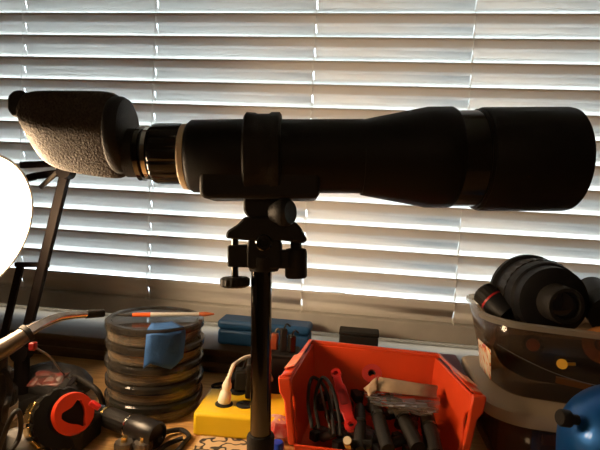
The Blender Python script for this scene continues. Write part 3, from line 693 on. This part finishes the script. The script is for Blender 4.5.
# coiled black leads at left of the bin
for k, (dx, l_) in enumerate(((0, 'black test lead looping down the left inside of the orange bin'), (7, 'second black lead looping beside the steel rod in the orange bin'))):
    pts = [atd(312+dx, 428, .60), atd(308+dx, 400, .63-dx*.002), atd(312+dx*1.4, 378, .66-dx*.002), atd(324+dx, 386, .65-dx*.003), atd(331+dx, 410, .62-dx*.003), atd(334+dx, 435, .585)]
    for p in pts: p.z = max(p.z, .01)
    o = obj('test_lead', tube(pts, .0024, 8), M_blackm, base=pts[0]); tag(o, l_, 'cable')
    if k == 0: pass
# dark heap of small parts (many) under the tools
bm = bmesh.new()
for k in range(46):
    f_ = random.random(); g_ = random.random()
    p = V((-.055+.16*f_, -.315+.11*g_, .010+.018*g_+.008*random.random()))
    if k % 3: box(p, (.03*random.uniform(.5, 1), .012, .012), random.uniform(0, 3), bm)
    else: lathe(p, (random.uniform(-1, 1), random.uniform(-1, 1), .2), [(0, 0), (0, .007), (.03, .006), (.03, 0)], 12, bm)
hp_ = obj('tool_heap', bm, mat('heap_black', (.02, .018, .017), .5, var=.5, vscale=60), base=(.03, -.26, .004), bev=.0015); tag(hp_, 'jumbled heap of small black tools filling the orange bin', 'tools'); hp_['kind'] = 'stuff'
# brass capped plug
q = atd(347, 440, .56); t = thing('brass_plug', (q.x, q.y, q.z-.012), 'small connector with pale round end near the front of the orange bin', 'connector')
dv = (CAM-q).normalized()+UP*.5+RT*-.2; dv.normalize()
obj('sleeve', lathe(q-dv*.014, dv, [(0, 0), (0, .0055), (.012, .0055), (.012, 0)], 20), M_brass, t)
obj('face', lathe(q-dv*.002, dv, [(0, 0), (0, .0048), (.0012, .0048), (.0012, 0)], 20), M_cream, t)
obj('barrel', lathe(q-dv*.014+RT*.004, RT, [(0, 0), (0, .006), (.022, .005), (.022, 0)], 16), M_blackm, t)
# dark red reel behind
q = atd(372, 374, .68); t = thing('red_tape_reel', (q.x, q.y, q.z-.012), 'dark red round reel behind the plastic bag in the orange bin', 'reel')
obj('flange', lathe(q, dv, [(0, .0055), (0, .014), (.003, .014), (.003, .0055), (0, .0055)], 28, close=False), mat('dull_red', (.35, .02, .012), .4), t)
obj('hub', lathe(q-dv*.009, dv, [(0, .004), (0, .010), (.009, .010), (.009, .004), (0, .004)], 24, close=False), M_blackm, t)
# clear bag with paper card
bgq = atd(400, 400, .63); bg_ = thing('plastic_bag', bgq, 'crinkled clear plastic bag with paper card lying in the orange bin', 'bag')
obj('film', sheet([atd(364, 392, .645), atd(372, 405, .60), atd(438, 413, .60), atd(440, 395, .66)], 12, 6, .0018, 4), M_bag, bg_, sharp=10)
obj('film_fold', sheet([atd(390, 402, .625), atd(388, 412, .60), atd(430, 416, .60), atd(437, 408, .63)], 9, 4, .0022, 5), M_bag, bg_, sharp=10)
obj('paper_card', sheet([atd(379, 377, .665), atd(376, 391, .64), atd(436, 398, .64), atd(438, 386, .665)], 6, 3, .0006, 6), M_paper, bg_, solid=.0006, sharp=15)
lab(obj('open_end', sheet([atd(364, 388, .645), atd(369, 396, .63), atd(377, 390, .64), atd(378, 376, .66)], 4, 3, .0012, 8), mat('crinkled_pale_film', (.55, .36, .22), .3, bump=.5), bg_, solid=.0005, sharp=10), 'pale folded open end of the bag')
q = atd(437, 432, .60); tag(obj('orange_bead', blob(q, (.004, .004, .005)), M_kbrown, base=q), 'tiny orange-brown bead low against the right wall of the bin', 'bead')

# ---------------------------------------------------------------- right side tubs
pr = thing('maroon_box', (.150, -.155, 0), 'dark maroon box wedged between the orange bin and the clear tubs', 'box')
obj('box_body', bx(.133, .163, -.215, -.106, 0, .066), M_purple, pr, bev=.0015)
obj('box_lid', bx(.132, .1645, -.2165, -.105, .0662, .079), M_purple, pr, bev=.0015)
def ring_loft(levels, bm=None, closed_bottom=True):
    bm = bm or bmesh.new(); rings = []
    for pts, z in levels: rings.append([bm.verts.new((p[0], p[1], z)) for p in pts])
    n = len(rings[0])
    for A, B in zip(rings, rings[1:]):
        for k in range(n): bm.faces.new((A[k], A[(k+1) % n], B[(k+1) % n], B[k]))
    if closed_bottom: bm.faces.new(rings[0])
    return bm
def scale_poly(pts, d):
    cx = sum(p[0] for p in pts)/len(pts); cy_ = sum(p[1] for p in pts)/len(pts)
    out = []
    for p in pts:
        v = V((p[0]-cx, p[1]-cy_)); l = v.length; v = v*((l+d)/l); out.append((cx+v.x, cy_+v.y))
    return out
LB_ = [(.172, -.10), (.168, -.290), (.200, -.318), (.42, -.335), (.46, -.30), (.46, -.10)]
lb_lid = round_poly(LB_, .022, 5)
tb = thing('lower_storage_tub', (.31, -.21, 0), 'clear storage tub with cream lid, underneath the tub of lenses', 'storage tub')
obj('tub_wall', ring_loft([(scale_poly(lb_lid, -.016), .001), (scale_poly(lb_lid, -.005), .062)]), M_clear, tb, solid=.0012)
bm = ring_loft([(lb_lid, .062), (scale_poly(lb_lid, .001), .066), (lb_lid, .077), (scale_poly(lb_lid, -.005), .080)], closed_bottom=False)
bm.verts.ensure_lookup_table(); nn = len(lb_lid); bm.faces.new(bm.verts[-nn:])
obj('tub_lid', bm, M_lidpl, tb, sharp=50)
# its contents
lp = thing('tan_parts_bag', (.27, -.26, .003), 'folded tan paper packet inside the lower clear tub', 'packet')
obj('packet', box((.275, -.275, .029), (.085, .03, .050), .1), M_paper, lp, bev=.003); obj('fold', box((.268, -.2925, .040), (.06, .003, .014), .1), M_cardb, lp)
rp = thing('roll_of_foil_tape', (.262, -.293, .03), 'round black ringed roll pressed against the front of the lower tub', 'roll')
obj('ring', lathe((.268, -.2885, .052), (0, -1, .0), [(0, .007), (0, .012), (.006, .012), (.006, .007), (0, .007)], 28, close=False), M_blackm, rp)
obj('core', lathe((.268, -.2885, .052), (0, -1, .0), [(0, .0), (0, .007), (.004, .007), (.004, 0)], 20), M_steel, rp)
cbx = thing('brown_card_box', (.225, -.22, .003), 'brown card box at the left inside the lower clear tub', 'box')
obj('box_body', box((.213, -.250, .026), (.042, .06, .048), -.1), M_cardb, cbx, bev=.002); obj('flap', box((.213, -.250, .0508), (.04, .055, .001), -.1), M_paper, cbx)

# upper tub
UT = [(.166, -.150), (.160, -.285), (.185, -.318), (.44, -.372), (.47, -.33), (.47, -.150)]
rim_p = round_poly(UT, .022, 5)
base_p = round_poly([(.192, -.150), (.189, -.225), (.205, -.268), (.42, -.300), (.44, -.28), (.44, -.150)], .022, 5)
mid = [((a[0]*.55+b[0]*.45), (a[1]*.55+b[1]*.45)) for a, b in zip(base_p, rim_p)]
ut = thing('upper_storage_tub', (.31, -.22, .081), 'clear storage tub holding black lenses, stacked on the cream lid', 'storage tub')
obj('tub_wall', ring_loft([(scale_poly(base_p, -.004), .0815), (base_p, .085), (mid, .13), (rim_p, .186)]), M_clear, ut, solid=.0012)
obj('tub_rim', ring_loft([(rim_p, .183), (scale_poly(rim_p, .005), .184), (scale_poly(rim_p, .005), .190), (scale_poly(rim_p, .0005), .192), (rim_p, .183)], closed_bottom=False), M_rimpl, ut)
# raised line moulded across the wall
def wallpt(i, t): a = base_p[i]; b = rim_p[i]; return V((a[0]*(1-t)+b[0]*t, a[1]*(1-t)+b[1]*t, .083+(.187-.083)*t))
n6 = 6
idx = list(range(8, 18)); pts = []
def wp(px_, py_):   # point on the front wall plane
    A = V((.205, -.268, .083)); B = V((.42, -.300, .083)); Cc = V((.44, -.372, .187)); nn_ = (B-A).cross(Cc-A); r = ray(px_, py_); return CAM+r*((A-CAM).dot(nn_)/r.dot(nn_))
pts = [wp(497, 344), wp(520, 357), wp(550, 371), wp(580, 381), wp(606, 387)]
obj('moulded_line', tube([p+V((0, -.002, 0)) for p in pts], .0007, 6), M_rimpl, ut)
# sticker on left corner of tub
def wl(px_, py_):
    A = V((.1865, -.225, .083)); B = V((.1895, -.150, .083)); Cc = V((.1575, -.285, .187)); nn_ = (B-A).cross(Cc-A); r = ray(px_, py_); return CAM+r*((A-CAM).dot(nn_)/r.dot(nn_))
def sticker_mat():
    m = bpy.data.materials.new('printed_sticker'); m.use_nodes = True; nt = m.node_tree; b = nt.nodes['Principled BSDF']
    tc = nt.nodes.new('ShaderNodeTexCoord'); n = nt.nodes.new('ShaderNodeTexNoise'); n.inputs['Scale'].default_value = 60; n.inputs['Detail'].default_value = 0
    r = nt.nodes.new('ShaderNodeValToRGB'); r.color_ramp.interpolation = 'CONSTANT'; e = r.color_ramp.elements
    e[0].color = (.75, .66, .5, 1); e[1].position = .5; e[1].color = (.75, .28, .05, 1); q = e.new(.58); q.color = (.5, .04, .03, 1); q = e.new(.64); q.color = (.8, .72, .6, 1)
    nt.links.new(tc.outputs['Object'], n.inputs[0]); nt.links.new(n.outputs['Fac'], r.inputs[0]); nt.links.new(r.outputs[0], b.inputs[0]); return m
stk = [wl(479, 338), wl(492, 350), wl(492, 380), wl(481, 366)]
nrm = V((-1, -.05, -.2)).normalized()*.0015
obj('sticker', sheet([p+nrm for p in stk], 4, 4, 0, 1), sticker_mat(), ut, solid=.0004); lab(ut.children[-1], 'white sticker printed in orange and red')

# large black lens with flange
A_, B_ = atd(528, 292, .68), atd(566, 306, .575)
d = (B_-A_).normalized(); LL = (B_-A_).length
bl = thing('large_black_lens', A_.lerp(B_, .5)-Z*.05, 'large stepped black lens tilted in the upper clear tub, the biggest', 'lens')
obj('rear_flange', lathe(A_, d, [(-.006, 0), (-.006, .049), (-.004, .053), (.004, .053), (.006, .050), (.006, 0)], 48), M_lens, bl)
obj('barrel', lathe(A_, d, [(.006, 0), (.006, .048), (LL*.45, .049), (LL*.55, .047), (LL*.58, .043), (LL*.58, 0)], 48), M_lens, bl)
obj('grip_ring', lathe(A_, d, [(LL*.2, 0), (LL*.2, .0505), (LL*.4, .0505), (LL*.4, 0)], 120, rmod=lambda k, t: 1 if k % 4 < 2 else .98), M_blackm, bl)
obj('step_ring', lathe(A_, d, [(LL*.57, 0), (LL*.57, .044), (LL*.72, .043), (LL*.75, .036), (LL*.75, 0)], 48), M_lens, bl)
obj('eyepiece', lathe(A_, d, [(LL*.74, 0), (LL*.74, .0235), (LL*1.0, .0225), (LL*1.02, .021), (LL*1.02, .017), (LL*.95, .016), (LL*.95, 0)], 40), M_blackm, bl)
obj('glass', lathe(A_, d, [(LL*.95, 0), (LL*.95, .0158), (LL*.962, .01), (LL*.965, 0)], 32), mat('eyepiece_glass', (.02, .02, .03), .04, coat=1), bl)
# small lens with red band
A_, B_ = atd(483, 292, .67), atd(508, 316, .64); d = (B_-A_).normalized(); LL = (B_-A_).length
sl = thing('small_black_lens', A_.lerp(B_, .5)-Z*.02, 'small black lens barrel with a red band at the left end of the upper tub', 'lens')
obj('front_barrel', lathe(A_, d, [(-.003, 0), (-.003, .013), (0, .0165), (.016, .0165), (.016, 0)], 64, rmod=lambda k, t: 1 if k % 4 < 2 else .96), M_blackm, sl)
lab(obj('red_band', lathe(A_, d, [(.0158, 0), (.0158, .0168), (.0185, .0168), (.0185, 0)], 32), mat('dull_red_band', (.45, .02, .02), .4), sl), 'thin red band')
obj('rear_barrel', lathe(A_, d, [(.0185, 0), (.0185, .0165), (.028, .019), (LL, .020), (LL, 0)], 40), M_lens, sl)
# third dark lens beyond, and one at right edge
A_, B_ = atd(592, 292, .66), atd(612, 316, .59); d = (B_-A_).normalized(); LL = (B_-A_).length
t = thing('edge_lens', A_.lerp(B_, .5)-Z*.03, 'black lens barrel cut by the right edge above the upper tub', 'lens')
obj('barrel', lathe(A_, d, [(-.01, 0), (-.01, .014), (-.006, .020), (LL*.6, .024), (LL*.6, 0)], 40), M_lens, t)
obj('cap', lathe(A_, d, [(LL*.6, 0), (LL*.6, .026), (LL, .026), (LL, 0)], 40), M_blackm, t)
# tub contents: dark padding, brown cap item, yellow ruler, orange ball
bm = ring_loft([(round_poly([(.212, -.160), (.208, -.225), (.225, -.252), (.415, -.275), (.425, -.160)], .02, 3), .090), (round_poly([(.200, -.160), (.196, -.235), (.215, -.262), (.420, -.298), (.430, -.160)], .02, 3), .120), (round_poly([(.205, -.165), (.200, -.240), (.220, -.270), (.415, -.300), (.425, -.165)], .02, 3), .146)])
bm.verts.ensure_lookup_table(); bm.faces.new(bm.verts[-len(bm.verts)//3:]); 
tag(obj('black_padded_case', bm, mat('brown_black_padding', (.030, .020, .014), .8, bump=.6, bscale=40), base=(.30, -.198, .089), sub=1), 'soft black padded case under the lenses in the upper tub', 'case')
q = atd(533, 345, .605); dq = (CAM-q).normalized(); t = thing('brown_cap_tube', q-Z*.012, 'black tube with rust-brown end seen through the upper tub', 'tube')
obj('tube', lathe(q-dq*.03, dq, [(0, 0), (0, .0125), (.031, .0125), (.031, .009), (.028, .009), (.028, 0)], 32), M_lens, t)
obj('end_cap', lathe(q-dq*.004, dq, [(0, 0), (0, .0085), (.004, .0075), (.004, 0)], 28), M_kbrown, t)
pa, pb_ = wp(560, 386)+V((0, .014, .0)), wp(596, 394)+V((0, .014, .0)); Xr = (pb_-pa).normalized()
t = thing('yellow_ruler', pa.lerp(pb_, .5), 'flat dull yellow strip seen through the front of the upper tub', 'strip')
obj('strip', box(pa.lerp(pb_, .5)+Z*.003, ((pb_-pa).length, .003, .009), axes=(Xr, Xr.cross(Z).normalized(), Z)), M_yel2, t, bev=.0008)
obj('edge', box(pa.lerp(pb_, .5)+V((0, -.0018, .0068)), ((pb_-pa).length, .0008, .0012), axes=(Xr, Xr.cross(Z).normalized(), Z)), M_cream, t)
q = atd(562, 364, .575); t = thing('yellow_key_tag', q, 'small yellow tag inside the middle of the upper tub', 'tag')
obj('disc', lathe(q, dq, [(0, 0), (0, .006), (.002, .006), (.002, 0)], 20), M_yel2, t); obj('stem', box(q+RT*.009, (.014, .002, .003), axes=(RT, FW, UP)), M_yel2, t)
q = atd(606, 345, .575); t = thing('orange_brown_spool', q-Z*.02, 'orange-brown wound spool at the right edge inside the upper tub', 'spool')
obj('winding', lathe(q-dq*.01, dq+RT*-.3, [(0, 0), (0, .022), (.02, .022), (.02, 0)], 60, rmod=lambda k, t: 1 if k % 2 else .97), mat('copper_winding', (.5, .20, .04), .5, var=.4, vscale=90), t)
obj('core', lathe(q-dq*.01, dq+RT*-.3, [(-.002, 0), (-.002, .008), (.0225, .008), (.0225, 0)], 24), M_blackm, t)

# ---------------------------------------------------------------- blue glossy rounded device
bq = atd(624, 452, .49); zt = atd(622, 386, .49).z; hz = .062
bs = thing('blue_device', (bq.x, bq.y, 0), 'glossy metallic blue rounded device at the bottom right corner', 'device')
prof = [(0, 0), (0, .052), (.004, .058), (zt-hz, .0615)]
for k in range(1, 15):
    a = math.pi/2*k/14; prof.append((zt-hz+hz*math.sin(a), .0615*math.cos(a) if k < 14 else 0))
obj('shell', lathe((bq.x, bq.y, 0), Z, prof, 48), M_metblue, bs)
obj('base_band', lathe((bq.x, bq.y, 0), Z, [(.018, .0595), (.018, .0610), (.028, .0615), (.028, .0600), (.018, .0595)], 48, close=False), M_blackm, bs)
kq = atd(563, 418, .478); dn = (kq-V((bq.x, bq.y, kq.z-.01))).normalized()
obj('knob', lathe(kq-dn*.016, dn, [(0, 0), (0, .005), (.008, .005), (.010, .0085), (.018, .0085), (.020, .007), (.020, 0)], 24), M_blackm, bs)
